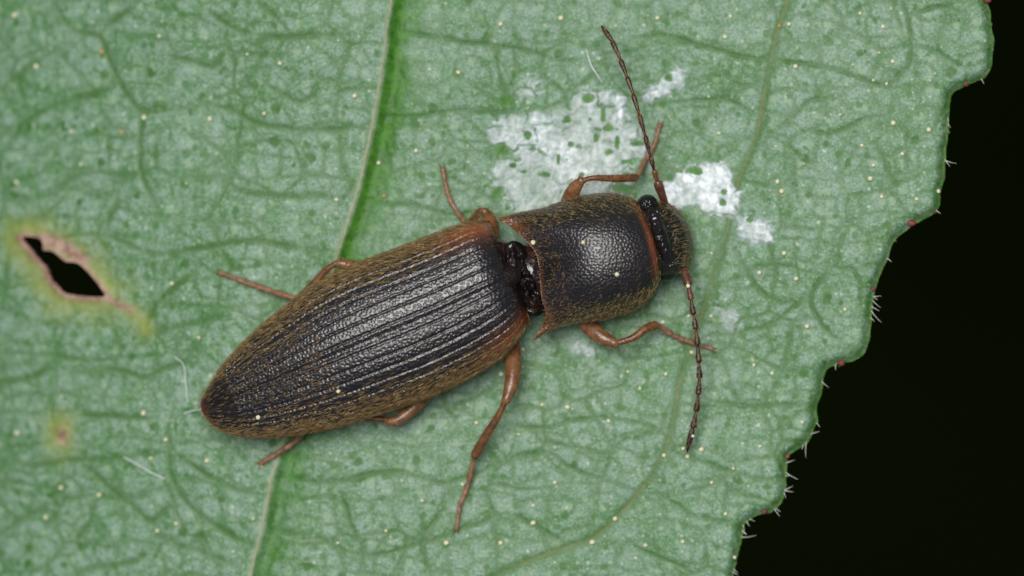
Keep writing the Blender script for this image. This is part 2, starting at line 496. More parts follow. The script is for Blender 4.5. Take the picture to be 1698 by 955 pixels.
def leaf_fields(px, py):
    """relief (mm) and tissue masks of the leaf, from flat coordinates in hundredths of a millimetre"""
    wx = px + 22 * fbm(px / 60, py / 60, 3, 3); wy = py + 22 * fbm(px / 60, py / 60, 8, 3)
    vein = np.zeros(px.shape)
    jit = 5 * fbm(px / 25, py / 25, 14, 2)
    vamp = np.clip(0.80 + 0.9 * fbm(px / 45, py / 45, 15, 2), 0.35, 1)
    for pl in TERT:
        c = catmull(pl, max(4, len(pl) * 3))
        d = sub(px + jit, py + jit, c, 40, lambda a, b: seg_dist(a, b, c)[0], 99.0)
        ends = np.minimum(np.hypot(px - c[0, 0], py - c[0, 1]), np.hypot(px - c[-1, 0], py - c[-1, 1]))
        vein = np.maximum(vein, np.exp(-(d / np.where(px < 640, 6.2, 4.4)) ** 2) * (0.30 + 0.70 * smooth(ends / 40)) * vamp)
    core = np.zeros(px.shape)
    for pl in SECOND:
        c = catmull(pl, 70)
        d = sub(px, py, c, 60, lambda a, b: seg_dist(a, b, c)[0], 99.0)
        vein = np.maximum(vein, 0.85 * np.exp(-(d / 7.5) ** 2))
        core = np.maximum(core, 0.75 * np.exp(-(d / 2.6) ** 2) * smooth(vamp * 1.6 - 0.6))
    traced = vein.copy()
    e3 = worley_edge(wx / 92, wy / 74, 5)
    e4 = worley_edge(wx / 41, wy / 36, 23)
    patchy = 0.28 + 0.9 * np.clip(fbm(px / 90, py / 90, 44, 2) + 0.35, 0, 0.7)
    vein = np.maximum(vein, 0.95 * patchy * np.exp(-(e3 / 0.085) ** 2))
    vein = np.maximum(vein, 0.68 * patchy * np.exp(-(e4 / 0.13) ** 2))
    md = catmull(MIDRIB, 60)
    d, sd = seg_dist(px, py, md, 4000.0)
    s = -d * sd            # positive to the right of the midrib
    s = s + 8 * fbm(py / 45, px / 300, 61, 2)
    rag = 1 + 1.1 * fbm(px / 30, py / 30, 21, 3)
    band = smooth((s + 2) / 6) * np.exp(-(np.clip(s - 22 * rag, 0, None) / (26 * rag)) ** 1.3) * 0.95
    gap = 1 - 0.35 * smooth((py - 560) / 250)
    band = band * gap
    rib = np.exp(-((s + 3) / 4.0) ** 2) * 0.75
    hb = np.vstack([HOLE, HOLE[:1]])
    dh = sub(px, py, hb, 120, lambda a, b: seg_dist(a, b, hb)[0], 200.0)
    hw = 34 + 34 * fbm(px / 24, py / 24, 77, 3)
    halo = np.exp(-(dh / hw) ** 2) * 0.85
    streak = [(166, 488), (182, 500), (200, 508), (214, 514)]
    ds = sub(px, py, streak, 60, lambda a, b: seg_dist(a, b, streak)[0], 99.0)
    up = [(62, 396), (90, 404), (112, 416), (132, 432)]
    du = sub(px, py, up, 60, lambda a, b: seg_dist(a, b, up)[0], 99.0)
    scar = np.maximum.reduce([np.exp(-(dh / 7.0) ** 2), 0.9 * np.exp(-(ds / 6) ** 2), np.exp(-(du / 12) ** 2)])
    tail = [(205, 512), (228, 528), (238, 545)]
    dt = sub(px, py, tail, 60, lambda a, b: seg_dist(a, b, tail)[0], 99.0)
    halo = np.maximum(halo, 0.7 * np.exp(-(dt / 16) ** 2))
    band = np.maximum(band, 0.8 * np.exp(-(np.hypot(px - 236, py - 540) / 12) ** 2))
    for (cx, cy, rx_, ry_) in BARE:
        m = (np.abs(px - cx) < 40) & (np.abs(py - cy) < 40)
        if m.any():
            q = np.hypot((px[m] - cx) / rx_, (py[m] - cy) / ry_) + 1.7 * fbm(px[m] / 9, py[m] / 9, 95, 3)
            band[m] = np.maximum(band[m], 0.92 * np.exp(-np.clip(q, 0, None) ** 4))
    # small lesion
    dl_ = np.hypot((px - 93) / 1.0, (py - 722) / 1.5) + 10 * fbm(px / 14, py / 14, 91, 2)
    halo = np.maximum(halo, 0.9 * np.exp(-(dl_ / 24) ** 2))
    scar = np.maximum(scar, 0.9 * np.exp(-(np.hypot((px - 97), (py - 725) / 1.7) / 9) ** 2))
    # relief
    x = X(px); y = Y(py)
    z = -0.042 * np.clip(-x - 1.8, 0, None) ** 2 + 0.115 * np.clip(x - 2.0, 0, None)
    z = z - 0.012 * np.clip(np.abs(y) - 4, 0, None) ** 2
    z = np.where(z < -2.0, -2.0 - 1.4 * (1 - np.exp(-(-2.0 - z) / 1.4)), z)
    z = z + 0.30 * fbm(px / 330, py / 330, 51, 2) + 0.08 * fbm(px / 120, py / 120, 57, 2)
    z = z - 0.014 * np.clip(vein, 0, 1) - 0.012 * traced + 0.016 * fbm(px / 30, py / 30, 66, 2)
    z = z + 0.03 * np.exp(-((s + 8) / 14) ** 2) - 0.09 * smooth((s + 4) / 22) * np.exp(-np.clip(s - 24, 0, None) / 30)
    z = z + 0.05 * np.exp(-(dh / 9) ** 2) + 0.10 * np.exp(-(np.hypot((px - 94), (py - 716)) / 8) ** 2) - 0.06 * np.exp(-(np.hypot((px - 98), (py - 735)) / 8) ** 2)
    # margin
    do, _ = None, None
    areole = smooth(e4 / 0.55) * (0.4 + 0.6 * smooth(e3 / 0.35)) * (1 - np.clip(vein, 0, 1))
    return z, dict(areole=areole, core=core, vein=np.clip(vein, 0, 1), band=np.clip(band, 0, 1), rib=np.clip(rib, 0, 1), halo=np.clip(halo, 0, 1), scar=np.clip(scar, 0, 1))

def leaf_z(px, py):
    a = np.array([float(px)]); b = np.array([float(py)])
    return float(leaf_fields(a, b)[0][0])

H = 2.6
fx = np.arange(-20, 1720, H); fy = np.arange(-20, 976, H)
gxp = np.concatenate([np.arange(-520, -20, 16.0), fx, np.arange(fx[-1] + 8, 1740, 8.0)])
gyp = np.concatenate([np.arange(-1320, -20, 18.0), fy, np.arange(fy[-1] + 8, 1670, 16.0)])
PX, PY = np.meshgrid(gxp, gyp, indexing='ij')
shape = PX.shape
px = PX.ravel().copy(); py = PY.ravel().copy()
# signed distance to the edges of the tissue, only where it matters
cell = np.maximum.reduce(np.broadcast_arrays(np.gradient(gxp)[:, None], np.gradient(gyp)[None, :])).ravel()
ins = inside(px, py, OUTLINE) & ~inside(px, py, HOLE)
def snap(poly, px, py, need):
    """nearest point on a closed polygon for the vertices listed"""
    P = np.vstack([poly, poly[:1]]); bx = px[need].copy(); by = py[need].copy()
    qx, qy = px[need], py[need]; best = np.full(qx.shape, 1e9)
    for (x0, y0), (x1, y1) in zip(P[:-1], P[1:]):
        dx, dy = x1 - x0, y1 - y0
        t = np.clip(((qx - x0) * dx + (qy - y0) * dy) / (dx * dx + dy * dy + 1e-9), 0, 1)
        cx, cy = x0 + t * dx, y0 + t * dy
        d = np.hypot(qx - cx, qy - cy); m = d < best
        best[m] = d[m]; bx[m] = cx[m]; by[m] = cy[m]
    return bx, by, best
I2 = ins.reshape(shape)
near = I2.copy()
for dx in (-1, 0, 1):
    for dy in (-1, 0, 1):
        near |= np.roll(np.roll(I2, dx, 0), dy, 1)
ring = (near & ~I2).ravel()
ridx = np.nonzero(ring)[0]
cands = [snap(pl, px, py, ridx) for pl in (OUTLINE, HOLE)]
bd = np.stack([c[2] for c in cands]); w = bd.argmin(0)
px[ridx] = np.choose(w, [c[0] for c in cands]); py[ridx] = np.choose(w, [c[1] for c in cands])
keepv = near.ravel()
Q = grid_faces(*shape)
Q = Q[keepv[Q].all(1)]
# every kept quad needs at least one vertex inside
Q = Q[ins[Q].any(1)]
used = np.unique(Q); remap = -np.ones(len(px), int); remap[used] = np.arange(len(used))
Q = remap[Q]; px = px[used]; py = py[used]; on_edge = ring[used]
z, masks = leaf_fields(px, py)
O2 = np.vstack([OUTLINE, OUTLINE[:1]])
dm = np.full(px.shape, 99.0)
m = (px > 1120)
vis = O2[(O2[:, 0] > 1100) & (O2[:, 1] > -120) & (O2[:, 1] < 1080)]
dm[m] = seg_dist(px[m], py[m], vis, 99.0)[0]
rimn = 1 + 1.2 * fbm(px / 30, py / 30, 71, 2)
masks['rim'] = np.clip(0.9 * np.exp(-(dm / (9 * rimn)) ** 2), 0, 1)
z = z - 0.16 * np.exp(-(dm / 10) ** 2)
LV = np.stack([X(px), Y(py), z], 1)
leaf = bpy.data.objects.new('leaf', None)
leaf.empty_display_size = 1.0
link(leaf); leaf.location = P3(385, 1650, -2.0)
tag(leaf, 'broad pale green leaf with toothed margin, dark veins and a chewed hole', 'leaf')
blade = add('blade', LV, Q, M['leaf'], leaf, masks)
sol = blade.modifiers.new('thickness', 'SOLIDIFY'); sol.thickness = 0.10; sol.offset = -1.0
print('leaf verts', len(LV))

def leaf_at(pxv, pyv):
    a = np.atleast_1d(np.asarray(pxv, float)); b = np.atleast_1d(np.asarray(pyv, float))
    zz, _ = leaf_fields(a, b)
    return np.stack([X(a), Y(b), zz], 1)
def leaf_pix(pxv, pyv):
    """surface point seen at a picture position (the leaf is nearly at height zero)"""
    p = leaf_at(pxv, pyv)
    k = (CAM_H - p[:, 2]) / CAM_H
    q = leaf_at(849 + (np.atleast_1d(pxv) - 849) * k, 477.5 + (np.atleast_1d(pyv) - 477.5) * k)
    return q

# raised midrib cord and the strong side vein, lying in the tissue
def vein_part(name, pts, r0, r1, n, lift, sidepx=0):
    c = catmull(pts, n)
    t = np.gradient(c, axis=0); t /= np.linalg.norm(t, axis=1)[:, None]
    c = c + np.stack([t[:, 1], -t[:, 0]], 1) * sidepx
    c = c + np.stack([fbm(c[:, 1] / 60, c[:, 0] / 60, 81, 2) * 5, 0 * c[:, 0]], 1)
    P = leaf_at(c[:, 0], c[:, 1]); P[:, 2] = gsmooth(P[:, 2], 2.0) + lift
    R = np.linspace(r0, r1, n) * (1 + 0.3 * fbm(np.arange(n) / 4, np.arange(n) * 0, 83, 2))
    V, F = tube_arrays(P, R, 8)
    return add(name, V, F, M['rib'], leaf)
vein_part('midrib', MIDRIB[1:], 0.015, 0.020, 150, -0.008, -3)

# petiole and stem carrying the leaf
base = leaf_at(380, 1640)[0]
pet = catmull([base + np.array([0.05, 0.6, 0.0]), base, base + np.array([-0.5, -4, -1.0]), base + np.array([-1.5, -12, -6]), base + np.array([-3, -24, -16])], 30)
V, F = tube_arrays(pet, np.linspace(0.22, 0.7, 30), 12)
add('petiole', V, F, M['stem'], leaf)
sp = catmull([pet[-1] + np.array([-0.3, -0.9, 30]), pet[-1] + np.array([-0.3, -0.9, 0]), pet[-1] + np.array([2, -3, -100]), pet[-1] + np.array([-4, -2, -262])], 40)
V, F = tube_arrays(sp, np.linspace(0.8, 2.4, 40), 14)
add('stem', V, F, M['stem'], leaf)

# red glands on the tooth tips, pale hairs along the margin
def gland(pxv, pyv, r, k):
    p = leaf_pix(pxv, pyv)[0]
    V, F = ellipsoid((0, 0, 0), (r, r * 0.8, r * 0.8), 10, 12)
    V = V * (1 + 0.25 * (rng.random((len(V), 1)) - 0.5)) + p + np.array([0, 0, -0.06])
    add('tooth_gland', V, F, M['gland'], leaf)
for k, (a, b, r) in enumerate([(1638, 0, .07), (1602, 140, .045), (1512, 370, .07), (1449, 479, .04), (1395, 602, .065), (1306, 757, .04), (1268, 849, .05), (1551, 352, .03)]):
    gland(a, b, r, k)
hair_meshes = []
for k in range(4):
    n = 6; L = [0.10, 0.15, 0.20, 0.26][k]
    tt = np.linspace(0, 1, n)
    pts = np.stack([L * tt, 0.05 * L * k * tt ** 2, -0.10 * L * tt ** 2], 1)
    V, F = tube_arrays(pts, 0.0065 * (1 - 0.85 * tt) + 0.001, 5)
    hair_meshes.append(make_mesh('margin_hair', V, F, M['leafhair']))
cnt = 0
vis_i = np.nonzero((OUTLINE[:, 0] > 1190) & (OUTLINE[:, 1] > -10) & (OUTLINE[:, 1] < 965))[0]
vis_i = vis_i[vis_i < 520]
for i in vis_i:
    p = OUTLINE[i]; tdir = OUTLINE[i + 1] - OUTLINE[i - 1]
    nrm = np.array([-tdir[1], tdir[0]]); nrm /= np.linalg.norm(nrm)
    if nrm[0] < 0: nrm = -nrm
    lower = p[1] > 560
    for _ in range(2):
        if rng.random() < (0.15 if lower else 0.07):
            q = p + tdir * rng.random() * 0.5 - nrm * 2
            o = bpy.data.objects.new('margin_hair', hair_meshes[int(rng.choice(4, p=[.4, .35, .17, .08]))])
            link(o, leaf)
            w3 = leaf_at(q[0], q[1])[0] - np.array([0, 0, 0.15])
            o.location = Vector(w3 - world_origin(leaf))
            o.rotation_euler = (rng.uniform(-.5, .5), rng.uniform(-.7, .2), math.atan2(-nrm[1], nrm[0]) - 0.35 + rng.normal() * 0.5)
            cnt += 1
print('margin hairs', cnt)

# ------------------------------------------------------------------ dried white residue on the leaf
def residue(ellipses, label, opac, seed, thr=0.0, pw=0.6):
    E = np.array([e[:4] for e in ellipses])
    x0, x1 = (E[:, 0] - E[:, 2] * 1.5).min(), (E[:, 0] + E[:, 2] * 1.5).max()
    y0, y1 = (E[:, 1] - E[:, 3] * 1.5).min(), (E[:, 1] + E[:, 3] * 1.5).max()
    ax = np.arange(x0, x1, 1.7); ay = np.arange(y0, y1, 1.7)
    A, B = np.meshgrid(ax, ay, indexing='ij')
    f = np.full(A.shape, -9.0)
    for e in ellipses:
        cx, cy, rx, ry = e[:4]; an = math.radians(e[4] if len(e) > 4 else 0)
        u = (A - cx) * math.cos(an) + (B - cy) * math.sin(an); v = -(A - cx) * math.sin(an) + (B - cy) * math.cos(an)
        f = np.maximum(f, (1 - np.hypot(u / rx, v / ry)) * min(1.0, min(rx, ry) / 30) * (e[5] if len(e) > 5 else 1))
    f = f + 0.75 * fbm(A / 26, B / 26, seed, 4) + 0.25 * fbm(A / 8, B / 8, seed + 5, 2)
    pores = np.clip(0.16 - np.abs(worley_edge(A / 34 + fbm(A / 20, B / 20, seed + 9, 2), B / 30, seed)) , 0, 1) * 2.2
    rs = np.random.default_rng(seed)
    WA = A + 16 * fbm(A / 12, B / 12, seed + 21, 3); WB = B + 16 * fbm(A / 12, B / 12, seed + 27, 3)
    for (cx, cy, rx_, ry_) in BARE:
        q = np.hypot((A - cx) / rx_, (B - cy) / ry_) + 1.7 * fbm(A / 9, B / 9, 95, 3)
        f = f - 1.3 * np.exp(-np.clip(q, 0, None) ** 4)
    for _ in range(int((x1 - x0) * (y1 - y0) / 4000)):
        cx, cy, rad = rs.uniform(x0, x1), rs.uniform(y0, y1), 2.0 + 3 * rs.random() ** 2
        an = rs.uniform(-0.9, 0.9); st = rs.uniform(1.0, 2.6)
        du = (WA - cx) * math.cos(an) + (WB - cy) * math.sin(an); dv = (WB - cy) * math.cos(an) - (WA - cx) * math.sin(an)
        f = f - 1.1 * np.exp(-(((du / (rad * st)) ** 2 + (dv / rad) ** 2)))
    f = f - pores * pw - thr
    keep = f > -0.03
    q = grid_faces(*A.shape); q = q[keep.ravel()[q].all(1)]
    used = np.unique(q); rm = -np.ones(A.size, int); rm[used] = np.arange(len(used))
    a = A.ravel()[used]; b = B.ravel()[used]; ff = f.ravel()[used]
    p = leaf_at(a, b)
    p[:, 2] += 0.008 + 0.05 * smooth(ff / 0.35) + 0.012 * fbm(a / 9, b / 9, seed + 2, 2)
    op = smooth((ff + 0.02) / 0.30) * np.clip(opac * (0.95 + 1.3 * fbm(a / 45, b / 45, seed + 33, 2)), 0.15, 1)
    o = add('white_residue', p, rm[q], M['residue'], None, {'opacity': op})
    tag(o, label, 'residue', 'dried white residue on the leaf')
residue([(935, 255, 105, 80), (865, 300, 60, 52), (975, 200, 62, 52), (1020, 245, 48, 62), (855, 225, 52, 34), (900, 335, 70, 30), (880, 150, 26, 14, 0, .6), (990, 300, 60, 40)],
        'broad thin white crust full of green pits behind the thorax', 0.60, 3, -0.12, 1.3)
residue([(1155, 310, 52, 40), (1180, 300, 42, 36), (1120, 325, 30, 30), (1190, 335, 40, 28)], 'thick bright white residue blob in front of the head', 0.98, 7, -0.10)
residue([(1250, 380, 36, 26, 20), (1225, 362, 18, 10, 30)], 'small thin white fleck diagonal from the bright residue blob', 0.72, 12, -0.08)
residue([(1124, 131, 17, 14), (1100, 146, 30, 11, -30), (1080, 158, 22, 10, -30)], 'narrow white streak ending in a bright dot beside the raised feeler', 0.85, 19, -0.16)
residue([(1208, 532, 24, 18, 40), (1190, 512, 16, 11, 40)], 'faint pale smear beside the drooping feeler', 0.55, 23, -0.10)
residue([(972, 584, 17, 12), (955, 575, 12, 8)], 'tiny pale smear below the thorax by the bent foreleg', 0.45, 29, -0.12)
residue([(1028, 185, 9, 20, 10)], 'short glossy white sliver at the crust edge beside the raised feeler', 0.95, 31, -0.25)

# ------------------------------------------------------------------ the beetle
beetle = bpy.data.objects.new('click_beetle', None)
beetle.empty_display_size = 1.0
link(beetle); beetle.location = P3(850, 460, 0.05)
tag(beetle, 'dark brown click beetle with ridged wing cases standing on the leaf', 'beetle')

# --- wing cases, from the outline of the abdomen
CA, SA = math.cos(math.radians(22.5)), math.sin(math.radians(22.5))
C0 = np.array([850.0, 460.0])
def to_sn(p):
    d = np.asarray(p, float) - C0
    return np.stack([-d[..., 0] * CA + d[..., 1] * SA, d[..., 0] * SA + d[..., 1] * CA], -1)
def from_sn(s, n):
    return C0[0] - s * CA + n * SA, C0[1] + s * SA + n * CA
UP = to_sn([(826, 385), (815, 374), (799, 370), (759, 378), (679, 405), (600, 434), (560, 451), (516, 474), (458, 520), (389, 584), (348, 640), (336, 681)])
DN = to_sn([(876, 528), (877, 543), (866, 563), (838, 594), (799, 618), (719, 656), (640, 683), (564, 707), (481, 722), (412, 725), (357, 709), (336, 681)])
S_END = 561.0
NS = 340
uu = np.linspace(0, 1, NS)
ss = S_END * (1 - (1 - uu) ** 1.8)
def edge(tab):
    sd = np.linspace(0, S_END, 800)
    tipn = 6.0
    w2 = np.interp(sd, np.concatenate([[-10], tab[1:-1, 0], [S_END]]), np.concatenate([[abs(tab[0, 1] - tipn) ** 2], (tab[1:-1, 1] - tipn) ** 2, [0]]))
    w2 = gsmooth(w2, 14); w2 *= np.clip((S_END - sd) / 8, 0, 1) ** 0.5
    return np.interp(ss, sd, np.sqrt(np.clip(w2, 0, None)))
wu, wd = edge(UP), edge(DN)
tipn = 6.0
def elytron(side):
    w_ = wu if side < 0 else wd
    NV = 170
    # phi: pi/2 at the suture, 0 at the outer edge, negative under the edge
    ph = np.concatenate([np.linspace(math.pi / 2, 0, NV - 24), np.linspace(-0.03, -1.0, 24)])
    S2, PH = np.meshgrid(ss, ph, indexing='ij')
    Wd = np.repeat(w_[:, None], len(ph), 1) / 100
    t = ss / S_END
    Ht = 0.98 * (1 - 0.62 * np.clip((t - 0.45) / 0.55, 0, 1) ** 2.0) * (0.87 + 0.13 * smooth(t / 0.09))
    Ht = Ht * np.minimum(1, np.sqrt(np.clip((1 - t) / 0.10, 0.0, 1)) * 0.75 + 0.25)
    ze = 0.80 - 0.34 * smooth((t - 0.3) / 0.7)
    cn = np.sign(np.cos(PH)) * np.abs(np.cos(PH)) ** 0.92
    sn = np.sin(PH)
    szz = np.where(sn > 0, np.abs(sn) ** 0.85 * Ht[:, None], -np.abs(sn) * 0.34)
    hum = np.exp(-((t[:, None] - 0.055) / 0.05) ** 2) * np.exp(-((PH - 0.75) / 0.35) ** 2)   # shoulder bulge
    q = (math.pi / 2 - PH) / (math.pi / 2) * 9.4
    g = np.exp(-((q - np.floor(q) - 0.5) / 0.10) ** 2) * (PH > 0.02) * smooth((1 - t[:, None]) / 0.06)
    spacing = 8.5
    k = np.floor(q)
    pn = 0.5 + 0.5 * np.cos(2 * math.pi * (S2 / spacing + k * 0.37))
    rug = fbm(S2 / 5.0, q * 2.4 + 40 * (side > 0), 13, 2)
    disp = -0.024 * g * (0.70 + 0.5 * pn) + 0.006 * rug * (PH > 0) + 0.05 * hum
    disp = disp - 0.030 * np.exp(-((PH - math.pi / 2) / 0.035) ** 2) * smooth(t[:, None] / 0.02)
    n_px = tipn * smooth(t[:, None] / 0.3) + side * (Wd * cn) * 100
    nx = side * np.cos(PH) * disp * 100
    zz = ze[:, None] + szz + np.sin(PH) * disp
    a, b = from_sn(S2, n_px + nx)
    V = np.stack([X(a, zz), Y(b, zz), zz], -1)
    lead = 0.0
    V[..., 2] -= 0.34 * np.exp(-(S2 / 6.0)) * (PH > 0)          # rolled front edge
    tt = t[:, None] + 0 * PH
    red = np.clip(1.25 * smooth((0.24 - tt) / 0.20) * np.exp(-((PH - 0.48) / 0.28) ** 2)
                  + 0.45 * smooth((tt - 0.975) / 0.025) + 0.18 * np.exp(-((PH - 0.0) / 0.25) ** 2), 0, 1)
    o = add('elytron', V.reshape(-1, 3), grid_faces(NS, len(ph), flip=(side > 0)), M['elytra'], beetle, {'red': red.ravel()})
    return o, V, PH, tt

def normals(V):
    du = np.gradient(V, axis=0); dv = np.gradient(V, axis=1)
    n = np.cross(du, dv); n /= np.linalg.norm(n, axis=-1)[..., None] + 1e-9
    return n

def hairs(parent, name, base, nrm, tdir, length, radius, lift, mat):
    """short curved hairs: three-sided, two joints and a point each"""
    n = len(base)
    tdir = tdir - nrm * (tdir * nrm).sum(1)[:, None]
    tdir /= np.linalg.norm(tdir, axis=1)[:, None] + 1e-9
    sdir = np.cross(nrm, tdir)
    L = length[:, None]
    p0 = base - nrm * 0.004
    p1 = base + tdir * L * 0.45 + nrm * L * lift[:, None]
    p2 = base + tdir * L + nrm * L * lift[:, None] * 1.05
    V = np.zeros((n, 7, 3)); R = radius[:, None]
    for k in range(3):
        a = 2 * math.pi * k / 3
        d = sdir * math.cos(a) + nrm * math.sin(a)
        V[:, k] = p0 + d * R; V[:, 3 + k] = p1 + d * R * 0.8
    V[:, 6] = p2
    f = np.array([[0, 1, 4], [0, 4, 3], [1, 2, 5], [1, 5, 4], [2, 0, 3], [2, 3, 5], [3, 4, 6], [4, 5, 6], [5, 3, 6]])
    F = (f[None] + 7 * np.arange(n)[:, None, None]).reshape(-1, 3)
    o = add(name, V.reshape(-1, 3), F, mat, parent)
    o['kind'] = 'stuff'
    return o

back = np.array([-CA, -SA, 0.0])          # towards the tail in world axes (picture y points down)
surf = {}
for side in (-1, 1):
    o, V, PH, TT = elytron(side)
    N = normals(V)
    if (N[..., 2] * (PH > 0.5)).sum() < 0: N = -N
    surf[side] = (V, N)
    cand = 30000
    i = rng.integers(0, V.shape[0], cand); j = rng.integers(0, V.shape[1], cand)
    ph = PH[i, j]
    area = (wu if side < 0 else wd)[i] / 125 * np.maximum(0.15, (1 - uu[i]) ** 0.8)
    pr = area * np.where(ph > 1.05, 0.035, np.where(ph > -0.25, 0.07 + 0.62 * smooth((1.05 - ph) / 0.6), 0.0)) * (0.35 + 0.65 * smooth((TT[i, j] - 0.03) / 0.2))
    pr = pr * np.where((ph > 0.95) & (TT[i, j] > 0.58), 5.0, 1.0)
    k = rng.random(cand) < pr
    i, j = i[k], j[k]
    b = V[i, j]; n_ = N[i, j]
    out = np.cross(back, [0, 0, 1.0]) * (side * 0.16)
    td = back + out + rng.normal(0, 0.14, (len(b), 3))
    hairs(o, 'pubescence', b, n_, td, rng.uniform(0.10, 0.17, len(b)), rng.uniform(0.0022, 0.0040, len(b)), rng.uniform(0.08, 0.22, len(b)), M['hair'])
    print('elytron hairs', len(b))

# --- continuous body under the plates
bc = np.array([(352, 682, .45, 12, .20), (400, 660, .48, 52, .24), (470, 632, .50, 88, .28), (600, 573, .54, 112, .32), (740, 512, .58, 112, .34), (815, 477, .62, 98, .40), (846, 463, .72, 74, .44),
               (868, 456, .80, 50, .42), (888, 452, .80, 52, .42), (915, 448, .72, 84, .40), (960, 440, .66, 97, .40), (1010, 428, .66, 97, .42), (1060, 414, .72, 80, .42), (1088, 405, .78, 54, .34), (1110, 398, .76, 34, .24)], float)
bi = catmull(bc, 90)
ang = np.linspace(0, 2 * math.pi, 36, endpoint=False)
tx = np.gradient(bi[:, 0]); ty = np.gradient(bi[:, 1]); tl = np.hypot(tx, ty)
nxp, nyp = -ty / tl, tx / tl
BZ = bi[:, 2][:, None] + bi[:, 4][:, None] * np.sin(ang)
BA = bi[:, 0][:, None] + nxp[:, None] * bi[:, 3][:, None] * np.cos(ang); BB = bi[:, 1][:, None] + nyp[:, None] * bi[:, 3][:, None] * np.cos(ang)
BV = np.stack([X(BA, BZ), Y(BB, BZ), BZ], -1)
BV[..., 2] += 0.03 * fbm(BA / 14, BB / 14, 3, 3)
F = grid_faces(90, 36, wrap=True, flip=True).tolist(); F.append(list(range(36))); F.append(list(range(89 * 36, 90 * 36))[::-1])
redb = np.clip(0.25 * np.exp(-((bi[:, 0] - 872) / 22) ** 2)[:, None] * np.clip(np.abs(np.cos(ang)), 0, 1) ** 2, 0, 1)
add('body', BV.reshape(-1, 3), F, M['smooth'], beetle, {'red': redb.ravel()})

# --- shiny middle plate between wing cases and thorax, and scutellum
def dome(name, cpx, cpy, z0, ra, rb, hz, angd, mat, amp, seed, red=0.0, power=2.0, parent=beetle, nose=0.0):
    nr, na = 26, 48
    r = np.linspace(0.001, 1, nr)[:, None]; a = np.linspace(0, 2 * math.pi, na, endpoint=False)[None, :]
    u = r * np.cos(a) * ra; v = r * np.sin(a) * rb
    v = v * (1 - nose * np.clip(-u / ra, 0, 1))
    can, san = math.cos(math.radians(angd)), math.sin(math.radians(angd))
    A = cpx + u * can + v * san; B = cpy - u * san + v * can
    zz = z0 + hz * (1 - r ** power) + amp * fbm(A / 11, B / 11, seed, 3) * (1 - r ** 4)
    V = np.stack([X(A, zz), Y(B, zz), zz], -1)
    skirt = V[-1].copy(); skirt[:, 2] -= 0.3
    V = np.concatenate([V, skirt[None]], 0)
    F = grid_faces(nr + 1, na, wrap=True).tolist(); F.append(list(range(na)))
    redv = np.full((nr + 1) * na, red)
    return add(name, V.reshape(-1, 3), F, mat, parent, {'red': redv})
dome('mesonotum', 869, 462, 1.02, 30, 66, 0.26, 20, M['smooth'], 0.55, 41, 0.0)
dome('mesonotum_lobe', 878, 428, 1.05, 13, 17, 0.14, 20, M['smooth'], 0.25, 43, 0.10)
dome('mesonotum_lobe', 880, 472, 1.12, 12, 15, 0.16, 20, M['smooth'], 0.30, 47, 0.0)
dome('mesonotum_lobe', 884, 505, 1.02, 13, 18, 0.14, 20, M['smooth'], 0.30, 49, 0.06)
dome('scutellum', 838, 461, 1.53, 27, 20, 0.09, 22, M['scutellum'], 0.03, 53, 0.0, 3.0, beetle, 0.6)

# --- pronotum: a patch spanned by its four traced edges
BASE = [(823, 362), (846, 376), (868, 395), (886, 416), (892, 433), (895, 463), (898, 494), (904, 526), (883, 566)]
FRONT = [(1060, 335), (1072, 359), (1084, 390), (1093, 425), (1095, 456), (1089, 476)]
UEDGE = [(823, 362), (861, 352), (898, 345), (936, 332), (977, 322), (1015, 320), (1044, 327), (1060, 335)]
LEDGE = [(883, 566), (914, 549), (946, 539), (993, 532), (1040, 521), (1071, 503), (1089, 476)]
nu, nv = 150, 170
vb = (np.linspace(-1, 1, nv)); 
def cm(pts, n): return catmull(np.array(pts, float), n)
Bc, Fc, Uc, Lc = cm(BASE, nv), cm(FRONT, nv), cm(UEDGE, nu), cm(LEDGE, nu)
u = np.linspace(0, 1, nu)[:, None, None]; v = np.linspace(0, 1, nv)[None, :, None]
C = ((1 - u) * Bc[None] + u * Fc[None] + (1 - v) * Uc[:, None] + v * Lc[:, None]
     - ((1 - u) * (1 - v) * Bc[0] + (1 - u) * v * Bc[-1] + u * (1 - v) * Fc[0] + u * v * Fc[-1]))
U2, V2 = u[..., 0] + 0 * v[..., 0], (2 * v[..., 0] - 1) + 0 * u[..., 0]
prof = np.clip(1 - np.abs(V2) ** 2.4, 0, 1) ** 0.68
Hu = 0.98 * (0.42 + 0.58 * np.sin(np.clip(U2 / 0.52, 0, 1) * math.pi / 2) ** 1.1) * (1 - 0.34 * np.clip((U2 - 0.48) / 0.52, 0, 1) ** 2.2)
Zp = 0.80 + 0.06 * (1 - U2) + Hu * prof
Zp = Zp - 0.06 * np.exp(-((V2 - 0.03) / 0.06) ** 2) * smooth((0.35 - U2) / 0.3)
Zp = Zp + 0.012 * np.exp(-((U2 - 0.955) / 0.02) ** 2) - 0.10 * smooth((U2 - 0.975) / 0.025)
Zp = Zp - 0.10 * np.exp(-((np.abs(V2) - 0.80) / 0.10) ** 2) * smooth((0.30 - U2) / 0.25)     # groove inside the hind angles
PV = np.stack([X(C[..., 0], Zp), Y(C[..., 1], Zp), Zp], -1)
